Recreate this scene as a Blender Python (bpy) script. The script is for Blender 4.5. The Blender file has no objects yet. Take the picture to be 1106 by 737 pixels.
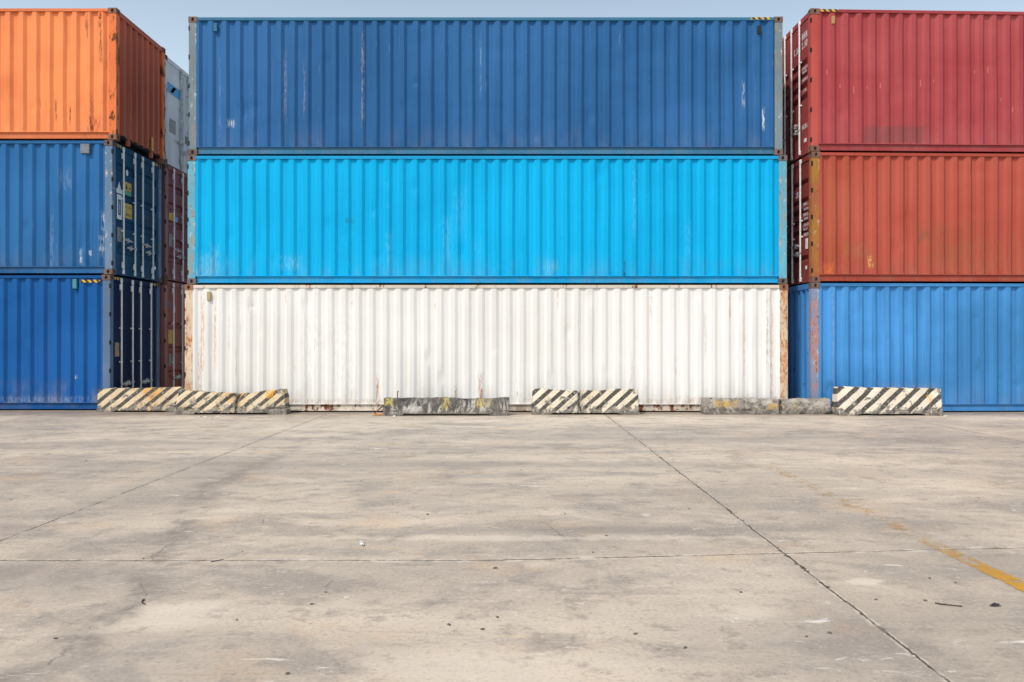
import bpy, bmesh, math, random
from mathutils import Vector, noise as mnoise

random.seed(7)
R = math.radians
scene = bpy.context.scene
COL = scene.collection

# ------------------------------------------------------------------ basics
def tag(o, label=None, cat=None, group=None, kind=None):
    if label: o['label'] = label
    if cat: o['category'] = cat
    if group: o['group'] = group
    if kind: o['kind'] = kind
    return o

def empty(name, loc=(0, 0, 0), rz=0.0):
    o = bpy.data.objects.new(name, None)
    o.empty_display_size = .3
    COL.objects.link(o)
    o.location = loc
    o.rotation_euler = (0, 0, rz)
    return o

def obj(name, bm, mat, parent=None, smooth=None, recalc=True):
    if recalc:
        bmesh.ops.recalc_face_normals(bm, faces=bm.faces[:])
    me = bpy.data.meshes.new(name)
    bm.to_mesh(me); bm.free()
    me.materials.append(mat)
    if smooth is not None:
        for p in me.polygons: p.use_smooth = True
        me.set_sharp_from_angle(angle=R(smooth))
    o = bpy.data.objects.new(name, me)
    COL.objects.link(o)
    if parent: o.parent = parent
    return o

def box(bm, x0, x1, y0, y1, z0, z1, bev=0.0):
    vs = [bm.verts.new((x, y, z)) for x in (x0, x1) for y in (y0, y1) for z in (z0, z1)]
    f = [(0,1,3,2),(4,6,7,5),(0,4,5,1),(2,3,7,6),(0,2,6,4),(1,5,7,3)]
    fs = [bm.faces.new([vs[i] for i in q]) for q in f]
    if bev > 0:
        es = list({e for q in fs for e in q.edges})
        bmesh.ops.bevel(bm, geom=es, offset=bev, segments=1, affect='EDGES')

def tube(bm, a, b, r, seg=10):
    a = Vector(a); b = Vector(b); d = (b-a).normalized()
    t = Vector((1,0,0)) if abs(d.x) < .9 else Vector((0,1,0))
    u = d.cross(t).normalized(); v = d.cross(u)
    r1 = []; r2 = []
    for i in range(seg):
        an = 2*math.pi*i/seg
        o = u*math.cos(an)*r + v*math.sin(an)*r
        r1.append(bm.verts.new(a+o)); r2.append(bm.verts.new(b+o))
    for i in range(seg):
        j = (i+1) % seg
        bm.faces.new((r1[i], r1[j], r2[j], r2[i]))
    bm.faces.new(r1[::-1]); bm.faces.new(r2)

# ------------------------------------------------------------------ node helper
class NT:
    def __init__(s, name):
        s.m = bpy.data.materials.new(name); s.m.use_nodes = True
        s.t = s.m.node_tree; s.t.nodes.clear()
        s.out = s.t.nodes.new('ShaderNodeOutputMaterial')
        s.bs = s.t.nodes.new('ShaderNodeBsdfPrincipled')
        s.t.links.new(s.bs.outputs[0], s.out.inputs[0])
        s.tc = s.t.nodes.new('ShaderNodeTexCoord')
        s.P = s.tc.outputs['Object']
        sp = s.t.nodes.new('ShaderNodeSeparateXYZ'); s.link(s.P, sp.inputs[0])
        s.x, s.y, s.z = sp.outputs
    def link(s, a, b): s.t.links.new(a, b)
    def put(s, sock, v):
        if hasattr(v, 'links') or isinstance(v, bpy.types.NodeSocket): s.link(v, sock)
        elif isinstance(v, (tuple, list)) and len(v) == 3 and sock.type == 'RGBA': sock.default_value = (*v, 1)
        else: sock.default_value = v
    def math(s, op, a, b=0.0, c=None, clamp=False):
        n = s.t.nodes.new('ShaderNodeMath'); n.operation = op; n.use_clamp = clamp
        s.put(n.inputs[0], a); s.put(n.inputs[1], b)
        if c is not None: s.put(n.inputs[2], c)
        return n.outputs[0]
    def add(s, a, b): return s.math('ADD', a, b)
    def sub(s, a, b): return s.math('SUBTRACT', a, b)
    def mul(s, a, b): return s.math('MULTIPLY', a, b)
    def mx(s, a, b): return s.math('MAXIMUM', a, b)
    def mn(s, a, b): return s.math('MINIMUM', a, b)
    def sm(s, v, lo, hi, a=0.0, b=1.0):
        n = s.t.nodes.new('ShaderNodeMapRange'); n.interpolation_type = 'SMOOTHSTEP'
        s.put(n.inputs[0], v); s.put(n.inputs[1], lo); s.put(n.inputs[2], hi)
        n.inputs[3].default_value = a; n.inputs[4].default_value = b
        return n.outputs[0]
    def mix(s, f, a, b, mode='MIX'):
        n = s.t.nodes.new('ShaderNodeMix'); n.data_type = 'RGBA'; n.blend_type = mode
        s.put(n.inputs[0], f); s.put(n.inputs[6], a); s.put(n.inputs[7], b)
        return n.outputs[2]
    def vec(s, scale=(1,1,1), off=(0,0,0), src=None):
        n = s.t.nodes.new('ShaderNodeMapping'); n.vector_type = 'POINT'
        s.link(src or s.P, n.inputs[0])
        n.inputs[1].default_value = off; n.inputs[3].default_value = scale
        return n.outputs[0]
    def noise(s, vec, scale=1.0, detail=3.0, rough=.55, dist=0.0):
        n = s.t.nodes.new('ShaderNodeTexNoise')
        s.link(vec, n.inputs['Vector'])
        n.inputs['Scale'].default_value = scale; n.inputs['Detail'].default_value = detail
        n.inputs['Roughness'].default_value = rough; n.inputs['Distortion'].default_value = dist
        return n.outputs['Fac']
    def bump(s, h, strength=.3, dist=.01):
        n = s.t.nodes.new('ShaderNodeBump'); n.inputs['Strength'].default_value = strength
        n.inputs['Distance'].default_value = dist
        s.link(h, n.inputs['Height']); s.link(n.outputs[0], s.bs.inputs['Normal'])
    def rect(s, cx, cz, hx, hz, rough=.5, nz=None, soft=.15):
        dx = s.mul(s.math('ABSOLUTE', s.sub(s.x, cx)), 1/hx)
        dz = s.mul(s.math('ABSOLUTE', s.sub(s.z, cz)), 1/hz)
        d = s.mx(dx, dz)
        if nz is not None and rough > 0:
            d = s.add(d, s.mul(s.sub(nz, .5), rough*3))
        return s.sm(d, 1-soft, 1+soft, 1.0, 0.0)
    def done(s, col, rough=.5, metal=0.0, spec=.4):
        s.put(s.bs.inputs['Base Color'], col); s.put(s.bs.inputs['Roughness'], rough)
        s.put(s.bs.inputs['Metallic'], metal); s.bs.inputs['Specular IOR Level'].default_value = spec
        return s.m

RUST_D = (.075, .030, .016); RUST_L = (.27, .105, .042)
def k(c, f): return tuple(min(1, x*f) for x in c)
def lerp(a, b, t): return tuple(x*(1-t)+y*t for x, y in zip(a, b))

def paint(name, col, seed, rust=.76, chip=.74, chipcol=None, scratch=.66, grime=.12, streak=.14,
          fade=.08, patches=(), rough=.5, fadecol=None, horiz=False, spec=.12):
    """Weathered container paint.  rust / chip / scratch are noise thresholds (lower = more)."""
    n = NT(name)
    S = (seed*3.17, seed*1.73, seed*2.31)
    chipcol = chipcol or lerp(k(col, 1.2), (.6, .6, .58), .30)
    fadecol = fadecol or tuple(q*1.12+.006 for q in col)
    big = n.noise(n.vec((.35, 1, .45), S), 1.0, 4, .6)
    c = n.mix(n.sm(big, .32, .68), k(col, 1-fade), k(fadecol, 1+fade*.5))
    stv = n.noise(n.vec((7, 7, .28) if not horiz else (7, 7, 1.5), S), 1.0, 5, .65)
    c = n.mix(n.sm(stv, .52, .75, 0, streak*3), c, k(col, .55))
    c = n.mix(n.sm(stv, .46, .25, 0, streak*2), c, fadecol)
    fine = n.noise(n.vec((1, 1, 1), S), 55, 3, .6)
    c = n.mix(n.sm(fine, .5, .8, 0, .10), c, k(col, .6))
    # dusty lower edge
    low = n.mul(n.sm(n.z, .75, .10), n.sm(n.noise(n.vec((3, 3, 1.2), S), 1, 5, .65), .40, .66))
    c = n.mix(n.mul(low, grime), c, (.30, .25, .20))
    med = n.noise(n.vec((1, 1, .6), S), 2.2, 3, .6)
    # pale scratches on the crests of the corrugation
    scr = n.noise(n.vec((26, 26, 1.1), S), 1, 4, .7)
    scm = n.mul(n.sm(scr, scratch, scratch+.05), n.sm(n.y, .030, .020))
    scm = n.mul(scm, n.sm(med, .44, .60))
    c = n.mix(n.mul(scm, .75), c, chipcol)
    # chips
    ch = n.noise(n.vec((1, 1, .7), S), 9, 6, .62)
    chm = n.mul(n.sm(ch, chip, chip+.03), n.sm(med, .42, .55))
    c = n.mix(n.mul(chm, .8), c, chipcol)
    # rust
    ru = n.noise(n.vec((1, 1, .42), k(S, 1.4)), 6, 7, .66)
    edge = n.sm(n.z, .30, .15, 0, .05)
    rm = n.sm(n.add(ru, edge), rust, rust+.05)
    rc = n.mix(n.sm(n.noise(n.vec((1, 1, 1), S), 40, 4, .7), .38, .62), RUST_D, RUST_L)
    halo = n.sm(n.add(ru, edge), rust-.05, rust+.02, 0, .45)
    c = n.mix(halo, c, lerp(col, RUST_L, .5))
    c = n.mix(rm, c, rc)
    for (cx, cz, hx, hz, pc, st, rg) in patches:
        nz = n.noise(n.vec((1, 1, .6), (cx, cz, 1)), 4/max(min(hx*2, hz*2), .12), 4, .65)
        if rg < .3: m = n.mul(n.rect(cx, cz, hx, hz, rg, nz, .12), st)
        else: m = n.mul(n.mul(n.rect(cx, cz, hx*1.25, hz*1.25, rg, nz, .55), n.sm(n.noise(n.vec((34, 10, 7), (cx, cz, 2)), 1, 4, .7), .40, .60)), st)
        c = n.mix(m, c, pc)
    rr = n.mix(n.mx(rm, chm), (rough,)*3, (.85,)*3)
    bw = n.noise(n.vec((1, 1, 1), S), 5, 3, .6)
    h = n.add(n.mul(bw, .6), n.mul(fine, .06))
    n.bump(h, .22, .012)
    return n.done(c, rr, 0, spec)

def weathered(name, base, wash, seed, lo=.44, hi=.62, speck=.60, speckcol=(.085, .040, .024), pale=None):
    """Corner steel: paint washed over with rust, small dark pits and a few bare pale chips."""
    n = NT(name); S = (seed*2.9, seed*1.9, seed*3.7)
    a = n.noise(n.vec((4, 4, 1.3), S), 1, 6, .68)
    b = n.noise(n.vec((14, 14, 5), k(S, 1.3)), 1, 6, .72)
    c = n.mix(n.sm(n.noise(n.vec((1, 1, .5), k(S, .6)), 1.8, 4, .6), .35, .65), k(base, .88), k(base, 1.10))
    c = n.mix(n.sm(n.add(n.mul(a, .6), n.mul(b, .4)), lo, hi), c, wash)
    c = n.mix(n.sm(b, .56, .70, 0, .55), c, k(wash, .45))
    if pale: c = n.mix(n.sm(n.noise(n.vec((9, 9, 6), k(S, 2.1)), 1, 6, .7), .60, .64, 0, .85), c, pale)
    f = n.noise(n.vec((30, 30, 14), S), 1, 5, .7)
    c = n.mix(n.mul(n.sm(f, speck, speck+.04), n.sm(a, .40, .55)), c, speckcol)
    n.bump(n.add(n.mul(b, .6), n.mul(f, .3)), .3, .008)
    return n.done(c, .75, 0, .12)

def plain(name, col, rough=.55, metal=0.0, var=.15, scale=12):
    n = NT(name)
    a = n.noise(n.vec(), scale, 5, .62)
    c = n.mix(n.sm(a, .3, .7), k(col, 1-var), k(col, 1+var))
    n.bump(a, .15, .005)
    return n.done(c, rough, metal)

def hazard(name, period=.12, cols=((.62, .40, .03), (.02, .02, .02))):
    n = NT(name)
    s = n.math('FRACT', n.mul(n.add(n.add(n.x, n.y), n.mul(n.z, .9)), 1/period))
    m = n.sm(s, .46, .54)
    w = n.noise(n.vec(), 18, 5, .65)
    c = n.mix(m, cols[0], cols[1])
    c = n.mix(n.sm(w, .56, .66, 0, .8), c, (.10, .10, .11))
    return n.done(c, .6)

M = {}
M['galv'] = plain('galvanised_steel', (.74, .76, .75), .5, .1, .12, 14)
M['galv_dull'] = plain('dull_galvanised_steel', (.50, .51, .50), .5, .15, .3, 14)
M['dark'] = plain('dark_void', (.012, .012, .012), .9)
M['under'] = plain('underframe_black', (.018, .017, .016), .85)
M['gasket'] = plain('rubber_gasket', (.015, .016, .018), .8)
M['hazard'] = hazard('hazard_stripes')
M['yellow_label'] = plain('yellow_label', (.62, .36, .02), .55, 0, .2, 20)
M['white_label'] = plain('white_label', (.72, .73, .73), .55, 0, .12, 20)
M['green_label'] = plain('green_label', (.06, .30, .12), .55, 0, .2, 20)
M['grey_plate'] = plain('grey_data_plate', (.20, .19, .18), .5, .1, .25, 20)
M['brass_plate'] = plain('tan_data_plate', (.27, .20, .14), .5, .1, .25, 20)
M['black_ink'] = plain('black_ink', (.02, .02, .02), .6)
M['cyan_label'] = plain('cyan_label', (.02, .30, .58), .5, 0, .15, 20)
M['navy_label'] = plain('navy_label', (.02, .05, .22), .5, 0, .15, 20)

# ------------------------------------------------------------------ container
def hole_face(bm, o, u, v, w, h, hw, hh, dep, nrm):
    """Rectangular face o + u*w + v*h with an oval, recessed hole in its centre."""
    o = Vector(o); u = Vector(u); v = Vector(v); nrm = Vector(nrm)
    seg = 20; outer = []; inner = []; deep = []
    for i in range(seg):
        a = 2*math.pi*(i+.5)/seg
        ca, sa = math.cos(a), math.sin(a)
        kx = w/2/max(abs(ca), 1e-6); ky = h/2/max(abs(sa), 1e-6)
        kk = min(kx, ky)
        outer.append(bm.verts.new(o + u*(w/2+ca*kk) + v*(h/2+sa*kk)))
        q = o + u*(w/2+ca*hw/2) + v*(h/2+sa*hh/2)
        inner.append(bm.verts.new(q)); deep.append(bm.verts.new(q - nrm*dep))
    cs = []
    for (cx, cy) in ((0, 0), (w, 0), (w, h), (0, h)): cs.append(bm.verts.new(o+u*cx+v*cy))
    for i in range(seg):
        j = (i+1) % seg
        bm.faces.new((outer[i], outer[j], inner[j], inner[i]))
        bm.faces.new((inner[i], inner[j], deep[j], deep[i]))
        # corner fill
        pi, pj = outer[i].co-o, outer[j].co-o
        a = (pi.dot(u), pi.dot(v)); b = (pj.dot(u), pj.dot(v))
        if abs(a[0]-b[0]) > 1e-5 and abs(a[1]-b[1]) > 1e-5:
            cx = w if max(a[0], b[0]) > w-1e-5 else 0
            cy = h if max(a[1], b[1]) > h-1e-5 else 0
            ci = {(0, 0): 0, (1, 0): 1, (1, 1): 2, (0, 1): 3}[(int(cx > 0), int(cy > 0))]
            bm.faces.new((outer[i], cs[ci], outer[j]))
    bm.faces.new(deep)

def casting(bm, x0, x1, y0, y1, z0, z1, xout, yout):
    """Corner fitting: box whose two outward vertical faces carry oval holes."""
    w = x1-x0; d = y1-y0; h = z1-z0
    yf = y0 if yout < 0 else y1
    hole_face(bm, (x0, yf, z0), (1,0,0), (0,0,1), w, h, .058, .078, .05, (0, yout, 0))
    xf = x0 if xout < 0 else x1
    hole_face(bm, (xf, y0, z0), (0,1,0), (0,0,1), d, h, .050, .078, .05, (xout, 0, 0))
    def q(*p): bm.faces.new([bm.verts.new(a) for a in p])
    q((x0,y0,z1),(x1,y0,z1),(x1,y1,z1),(x0,y1,z1)); q((x0,y0,z0),(x1,y0,z0),(x1,y1,z0),(x0,y1,z0))
    yb = y1 if yout < 0 else y0; q((x0,yb,z0),(x1,yb,z0),(x1,yb,z1),(x0,yb,z1))
    xb = x1 if xout < 0 else x0; q((xb,y0,z0),(xb,y1,z0),(xb,y1,z1),(xb,y0,z1))

PER = .2785
PROF = [(0, 1), (.040, 1), (.080, 1), (.140, 0), (.179, 0), (.2185, 0)]
def corr_line(length, depth, phase=.03):
    """(t, offset) along a corrugated sheet; offset 0 = crest, depth = valley"""
    pts = []; t = -phase
    while t < length:
        for (a, f) in PROF:
            q = t+a
            if 0 < q < length: pts.append((q, 0 if f else depth))
        t += PER
    def at(q):
        r = (q+phase) % PER
        if r <= .080: return 0
        if r <= .140: return depth*(r-.080)/.06
        if r <= .2185: return depth
        return depth*(1-(r-.2185)/.06)
    return [(0, at(0))] + pts + [(length, at(length))]

def corr_sheet(length, height, depth, rows, seed, dents=(), wob=.0035):
    """list of rows of (t, off, z) with dents"""
    line = corr_line(length, depth)
    g = []
    for r in range(rows+1):
        z = height*r/rows
        row = []
        for (t, o) in line:
            ef = min(1, r/2, (rows-r)/2)
            d = mnoise.noise(Vector((t*.55+seed*9.1, z*.5, seed)))*wob*2 + mnoise.noise(Vector((t*2.1, z*1.3, seed+4)))*wob
            for (dx, dz, rx, rz, dd) in dents:
                e = ((t-dx)/rx)**2+((z-dz)/rz)**2
                if e < 5: d += dd*math.exp(-e)
            row.append((t + mnoise.noise(Vector((t*1.3, z*1.1, seed+11)))*.006*ef, o+d*ef, z))
        g.append(row)
    return g

def sheet_to_bm(g, fn):
    bm = bmesh.new()
    V = [[bm.verts.new(fn(*p)) for p in row] for row in g]
    for i in range(len(V)-1):
        for j in range(len(V[0])-1):
            bm.faces.new((V[i][j], V[i][j+1], V[i+1][j+1], V[i+1][j]))
    return bm

W = 2.438
def container(loc, L, H, rz, label, mats, doors=None, seed=1, dents=(), rows=36, endcorr=None,
              vents=(), hz=(), orange_gap=False, doorspec=None, name='shipping_container', depth=.046):
    """Local frame: x 0..L along the long side, y 0 (front) .. W, z 0..H.
       mats: side, rail, post, cast, end, door"""
    t = empty(name, loc, rz)
    tag(t, label, 'shipping container', 'stacked shipping containers')
    Cw, Cd, Ch = .178, .162, .118
    zt = H-.016; zr = H-.078        # top rail
    zb0, zb1 = .028, .178           # bottom rail
    # castings
    for (sx, x0, x1) in ((-1, 0, Cw), (1, L-Cw, L)):
        for (sy, y0, y1) in ((-1, 0, Cd), (1, W-Cd, W)):
            for (z0, z1) in ((0, Ch), (H-Ch, H)):
                bm = bmesh.new(); casting(bm, x0, x1, y0, y1, z0+.003, z1-.003, sx, sy)
                obj('corner_casting', bm, mats['cast'], t)
            px0, px1 = (x0+.006, x1-.016) if sx < 0 else (x0+.016, x1-.006)
            bm = bmesh.new()
            if sy < 0:
                # folded post: front flange, outward return, with a shallow step
                box(bm, px0, px1, .008, .060, Ch-.003, H-Ch+.003, .004)
                if sx < 0: box(bm, px0, px0+.055, .056, Cd-.01, Ch-.002, H-Ch+.002, .003)
                else: box(bm, px1-.055, px1, .056, Cd-.01, Ch-.002, H-Ch+.002, .003)
            else:
                box(bm, px0, px1, y0+.01, y1-.008, Ch-.003, H-Ch+.003, .004)
            p = obj('corner_post', bm, mats['post'], t)
            if sy < 0 and doors == ('R' if sx > 0 else 'L'):
                # dark blocks stand in for the shade of hinge pockets in the door-end post
                for q in range(5):
                    hz_ = Ch+.12+(H-2*Ch-.24)*q/4
                    b = bmesh.new()
                    xx = L-.004 if sx > 0 else .004
                    box(b, xx-.022, xx+.003 if sx > 0 else xx+.022, .0045, .05, hz_-.045, hz_+.045) if sx > 0 else \
                        box(b, xx-.003, xx+.022, .0045, .05, hz_-.045, hz_+.045)
                    obj('hinge_pocket', b, M['dark'], p)
    # rails
    bm = bmesh.new(); box(bm, Cw, L-Cw, .003, .070, zr, zt, .004)
    box(bm, Cw-.01, L-Cw+.01, .010, .060, zr+.035, zt-.003)
    rail = obj('top_rail', bm, mats['rail'], t)
    bm = bmesh.new(); box(bm, Cw, L-Cw, W-.066, W-.006, zr, zt, .004); obj('top_rail', bm, mats['rail'], t)
    yb = .048
    bm = bmesh.new(); box(bm, Cw, L-Cw, yb, yb+.05, zb0+.006, zb1-.022, .003)
    box(bm, Cw-.005, L-Cw+.005, yb-.024, yb+.047, zb0, zb0+.014)
    obj('bottom_rail', bm, mats['rail'], t)
    bm = bmesh.new(); box(bm, Cw, L-Cw, W-.086, W-.036, zb0, zb1-.022, .003); obj('bottom_rail', bm, mats['rail'], t)
    # long sides
    x0 = Cw-.018; ln = L-2*x0
    g = corr_sheet(ln, zr-zb1+.020, depth, rows, seed, dents)
    bm = sheet_to_bm(g, lambda a, o, z: (x0+a, .014+o, zb1+z-.006))
    # folded lip under the sheet (throws the line of shade on the rail)
    box(bm, x0, x0+ln, .013, .066, zb1-.020, zb1-.005)
    obj('side_wall', bm, mats['side'], t, 17)
    g = corr_sheet(ln, zr-zb1+.020, .040, 4, seed+3)
    bm = sheet_to_bm(g, lambda a, o, z: (x0+a, W-.012-o, zb1+z-.006)); obj('side_wall', bm, mats['side'], t, 17)
    # roof and floor
    bm = bmesh.new()
    n = int(ln/.15); vs = []
    for i in range(n+1):
        zz = H-.030 - (.018 if i % 2 else 0)
        vs.append((bm.verts.new((x0+ln*i/n, .05, zz)), bm.verts.new((x0+ln*i/n, W-.05, zz))))
    for i in range(n): bm.faces.new((vs[i][0], vs[i+1][0], vs[i+1][1], vs[i][1]))
    obj('roof', bm, mats['side'], t)
    bm = bmesh.new(); box(bm, .06, L-.06, .09, W-.09, .13, .16)
    for i in range(int(L/.45)):
        xx = .35+i*.45
        if xx < L-.3: box(bm, xx, xx+.05, .09, W-.09, .03, .128)
    obj('floor', bm, M['under'], t)

    # ends
    for side in ('L', 'R'):
        if side == 'R': mp = lambda u, v, n_: (L+n_, u, v)
        else: mp = lambda u, v, n_: (-n_, W-u, v)
        def ebox(bm, u0, u1, n0, n1, v0, v1, bev=0.0):
            a = mp(u0, v0, n0); b = mp(u1, v1, n1)
            box(bm, min(a[0],b[0]), max(a[0],b[0]), min(a[1],b[1]), max(a[1],b[1]), v0, v1, bev)
        u0 = Cd; u1 = W-Cd
        isdoor = doors == side
        # header and sill
        bm = bmesh.new(); ebox(bm, u0-.004, u1+.004, -.075, -.010, H-.125, H-.014, .004); hd = obj('door_header' if isdoor else 'end_header', bm, mats['end'], t)
        if not (orange_gap and side == 'R'):
            bm = bmesh.new(); ebox(bm, u0-.004, u1+.004, -.075, -.012, .016, .135, .004); obj('door_sill' if isdoor else 'end_sill', bm, mats['end'], t)
        else:
            for uu in (.62, 1.75):
                bm = bmesh.new(); ebox(bm, uu, uu+.075, -.10, -.03, .016, .16, .004); obj('support_bracket', bm, mats['end'], t)
            bm = bmesh.new(); ebox(bm, u0, u1, -.30, -.28, .02, .17); obj('end_sill', bm, M['under'], t)  # sill set back and coloured black for the shade in the gap
        if not isdoor:
            lo = .165 if (orange_gap and side == 'R') else .128
            g = corr_sheet(u1-u0+.03, H-.118-lo, .045, 20 if endcorr else 6, seed+7)
            bm = sheet_to_bm(g, lambda a, o, z: mp(u0-.015+a, lo+z, -.020-o))
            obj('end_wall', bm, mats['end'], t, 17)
        else:
            build_doors(t, H, mp, ebox, mats, doorspec or {}, u0, u1, seed)
    for (vx, vz, w_, h_, vm) in vents:
        bm = bmesh.new(); box(bm, vx-w_/2, vx+w_/2, -.012, .05, vz-h_/2, vz+h_/2, .008)
        v = obj('vent_cover', bm, vm, t)
    for (hx0, hx1, hz0, hz1) in hz:
        bm = bmesh.new(); box(bm, hx0, hx1, .0005, .004, hz0, hz1); obj('hazard_strip', bm, M['hazard'], t)
    return t

def glyphs(bm, mp, u0, u1, v0, v1, n_, count, rs):
    """A row of small stencilled strokes, too small in the photograph to read."""
    rnd = random.Random(rs); cw = (u1-u0)/count; h = v1-v0
    def q(a0, a1, b0, b1):
        vs = [bm.verts.new(mp(a, b, n_)) for a, b in ((a0, b0), (a1, b0), (a1, b1), (a0, b1))]
        bm.faces.new(vs)
    for i in range(count):
        a = u0+i*cw; s = cw*.24
        kind = rnd.randint(0, 4)
        if kind != 3: q(a, a+s, v0, v1)
        if kind in (0, 2, 4): q(a+cw*.5, a+cw*.5+s, v0, v1)
        if kind in (1, 2, 3): q(a+s, a+cw*.5, v1-h*.22, v1)
        if kind in (1, 3): q(a+s, a+cw*.74, v0, v0+h*.22)
        if kind in (0, 3): q(a+s, a+cw*.5, v0+h*.4, v0+h*.6)

def build_doors(t, H, mp, ebox, mats, sp, u0, u1, seed):
    v0, v1 = .125, H-.125
    mid = (u0+u1)/2
    grooves = sp.get('grooves', (.17, .37, .57, .78))
    gw = sp.get('gw', .085)
    gd = .046
    bars = sp.get('bars', (.48, 1.02, 1.40, 1.93))
    barm = sp.get('barmat', M['galv'])
    leaves = []
    for li, (a, b) in enumerate(((u0+.012, mid-.006), (mid+.006, u1-.012))):
        prof = [(v0, -.030)]
        for f in grooves:
            c = v0+(v1-v0)*f
            prof += [(c-gw-.018, -.030), (c-gw+.02, -.030-gd), (c+gw-.02, -.030-gd), (c+gw+.018, -.030)]
        prof.append((v1, -.030))
        ins = .07
        bm = bmesh.new()
        # pressed skin
        rows = []
        for (v, n_) in prof:
            rows.append([bm.verts.new(mp(a+ins-.005, v, n_)), bm.verts.new(mp(b-ins+.005, v, n_))])
        for i in range(len(rows)-1):
            bm.faces.new((rows[i][0], rows[i][1], rows[i+1][1], rows[i+1][0]))
        # frame of the leaf
        ebox(bm, a, a+ins, -.080, -.024, v0+.008, v1-.008, .004); ebox(bm, b-ins, b, -.080, -.024, v0+.008, v1-.008, .004)
        ebox(bm, a+ins-.004, b-ins+.004, -.080, -.0255, v0+.008, v0+.07); ebox(bm, a+ins-.004, b-ins+.004, -.080, -.0255, v1-.07, v1-.008)
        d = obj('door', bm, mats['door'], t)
        leaves.append(d)
        bm = bmesh.new(); ebox(bm, a-.014 if li == 0 else b-.002, a+.002 if li == 0 else b+.014, -.09, -.032, v0, v1)
        obj('gasket', bm, M['gasket'], d)
        for ub in bars[li*2:li*2+2]:
            bm = bmesh.new()
            tube(bm, mp(ub, .055, .012), mp(ub, H-.055, .012), .0185, 10)
            for vv in (.045, H-.135):
                ebox(bm, ub-.034, ub+.034, -.012, .026, vv, vv+.095, .010)
            for vv in sp.get('guides', (.36, .62)):
                q = v0+(v1-v0)*vv
                ebox(bm, ub-.045, ub+.045, -.026, .016, q-.016, q+.016, .004)
            # cam keepers with flared ears
            for vv in (.17, H-.30):
                ebox(bm, ub-.048, ub-.016, -.022, .020, vv, vv+.135, .012)
            obj('locking_bar', bm, barm, d)
        hv = sp.get('handles', (.27, .33))
        for qi, ub in enumerate(bars[li*2:li*2+2]):
            q = v0+(v1-v0)*hv[qi % len(hv)]
            s = 1 if qi == 0 else -1
            bm = bmesh.new()
            tube(bm, mp(ub, q, .020), mp(ub+s*.40, q-.015, .024), .011, 8)
            ebox(bm, ub-.026, ub+.026, .008, .040, q-.024, q+.024, .006)
            ebox(bm, ub+s*.20-.012, ub+s*.20+.012, -.024, .036, q-.055, q+.045, .005)
            ebox(bm, ub+s*.31-.012, ub+s*.31+.012, -.024, .030, q-.024, q+.018, .004)
            obj('door_handle', bm, sp.get('handlemat', M['galv_dull']), d)
    for (li, nm, mat, ua, ub, va, vb) in sp.get('plates', ()):
        bm = bmesh.new(); ebox(bm, ua, ub, -.0275, -.020, v0+(v1-v0)*va, v0+(v1-v0)*vb)
        obj(nm, bm, M[mat], leaves[li])
    for (li, nm, mat, ua, ub, va, vb, cnt, n_) in sp.get('rows', ()):
        bm = bmesh.new(); glyphs(bm, mp, ua, ub, v0+(v1-v0)*va, v0+(v1-v0)*vb, n_, cnt, int(va*997)+seed)
        obj(nm, bm, M[mat], leaves[li], recalc=False)
    for (li, nm, mat, polys) in sp.get('shapes', ()):
        bm = bmesh.new()
        for poly in polys:
            vs = [bm.verts.new(mp(u, v0+(v1-v0)*v, -.0195)) for u, v in poly]
            bm.faces.new(vs)
        obj(nm, bm, M[mat], leaves[li], recalc=False)
    for (ua, ub) in sp.get('header_hazard', ()):
        bm = bmesh.new(); ebox(bm, ua, ub, -.0095, -.005, H-.085, H-.030); obj('hazard_strip', bm, M['hazard'], t)

def ring(cu, cv, ru, rv, iu, iv, seg=18):
    """oval ring as quads"""
    out = []
    for i in range(seg):
        a, b = 2*math.pi*i/seg, 2*math.pi*(i+1)/seg
        out.append(((cu+ru*math.cos(a), cv+rv*math.sin(a)), (cu+ru*math.cos(b), cv+rv*math.sin(b)),
                    (cu+iu*math.cos(b), cv+iv*math.sin(b)), (cu+iu*math.cos(a), cv+iv*math.sin(a))))
    return out
def rectp(u0, u1, v0, v1): return ((u0, v0), (u1, v0), (u1, v1), (u0, v1))
def oval(cu, cv, ru, rv, seg=16): return tuple((cu+ru*math.cos(2*math.pi*i/seg), cv+rv*math.sin(2*math.pi*i/seg)) for i in range(seg))

RST = lerp(RUST_D, RUST_L, .55)
def pal(nm, col, seed, post=None, cast=None, end=None, door=None, rail=None, **kw):
    m = {}
    m['side'] = paint(nm+'_side_paint', col, seed, **kw)
    m['rail'] = rail or paint(nm+'_rail_paint', k(col, .85), seed+1, rust=.70, chip=.72, scratch=.9, horiz=True, patches=())
    m['post'] = post or paint(nm+'_post_paint', lerp(col, (.3, .3, .3), .25), seed+2, rust=.60, chip=.64, scratch=.9)
    m['cast'] = cast or weathered(nm+'_casting_paint', lerp((.19, .12, .09), col, .10), (.115, .075, .055), seed+3, .46, .62, .60, (.05, .035, .03), lerp((.26, .15, .10), col, .15))
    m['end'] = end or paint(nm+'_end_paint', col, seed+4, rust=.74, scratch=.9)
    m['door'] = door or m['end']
    return m

RB = .62   # guide: overall paint brightness is set by the base colours below
NAVY = (.020, .106, .275); CYAN = (.0, .362, .695); WHITE = (.735, .735, .715)
ORANGE = (.70, .200, .078); BLUE2 = (.018, .118, .305); BLUE3 = (.006, .088, .300)
RED = (.355, .056, .064); MAROON = (.385, .070, .046); SKYB = (.052, .232, .525)

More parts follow.
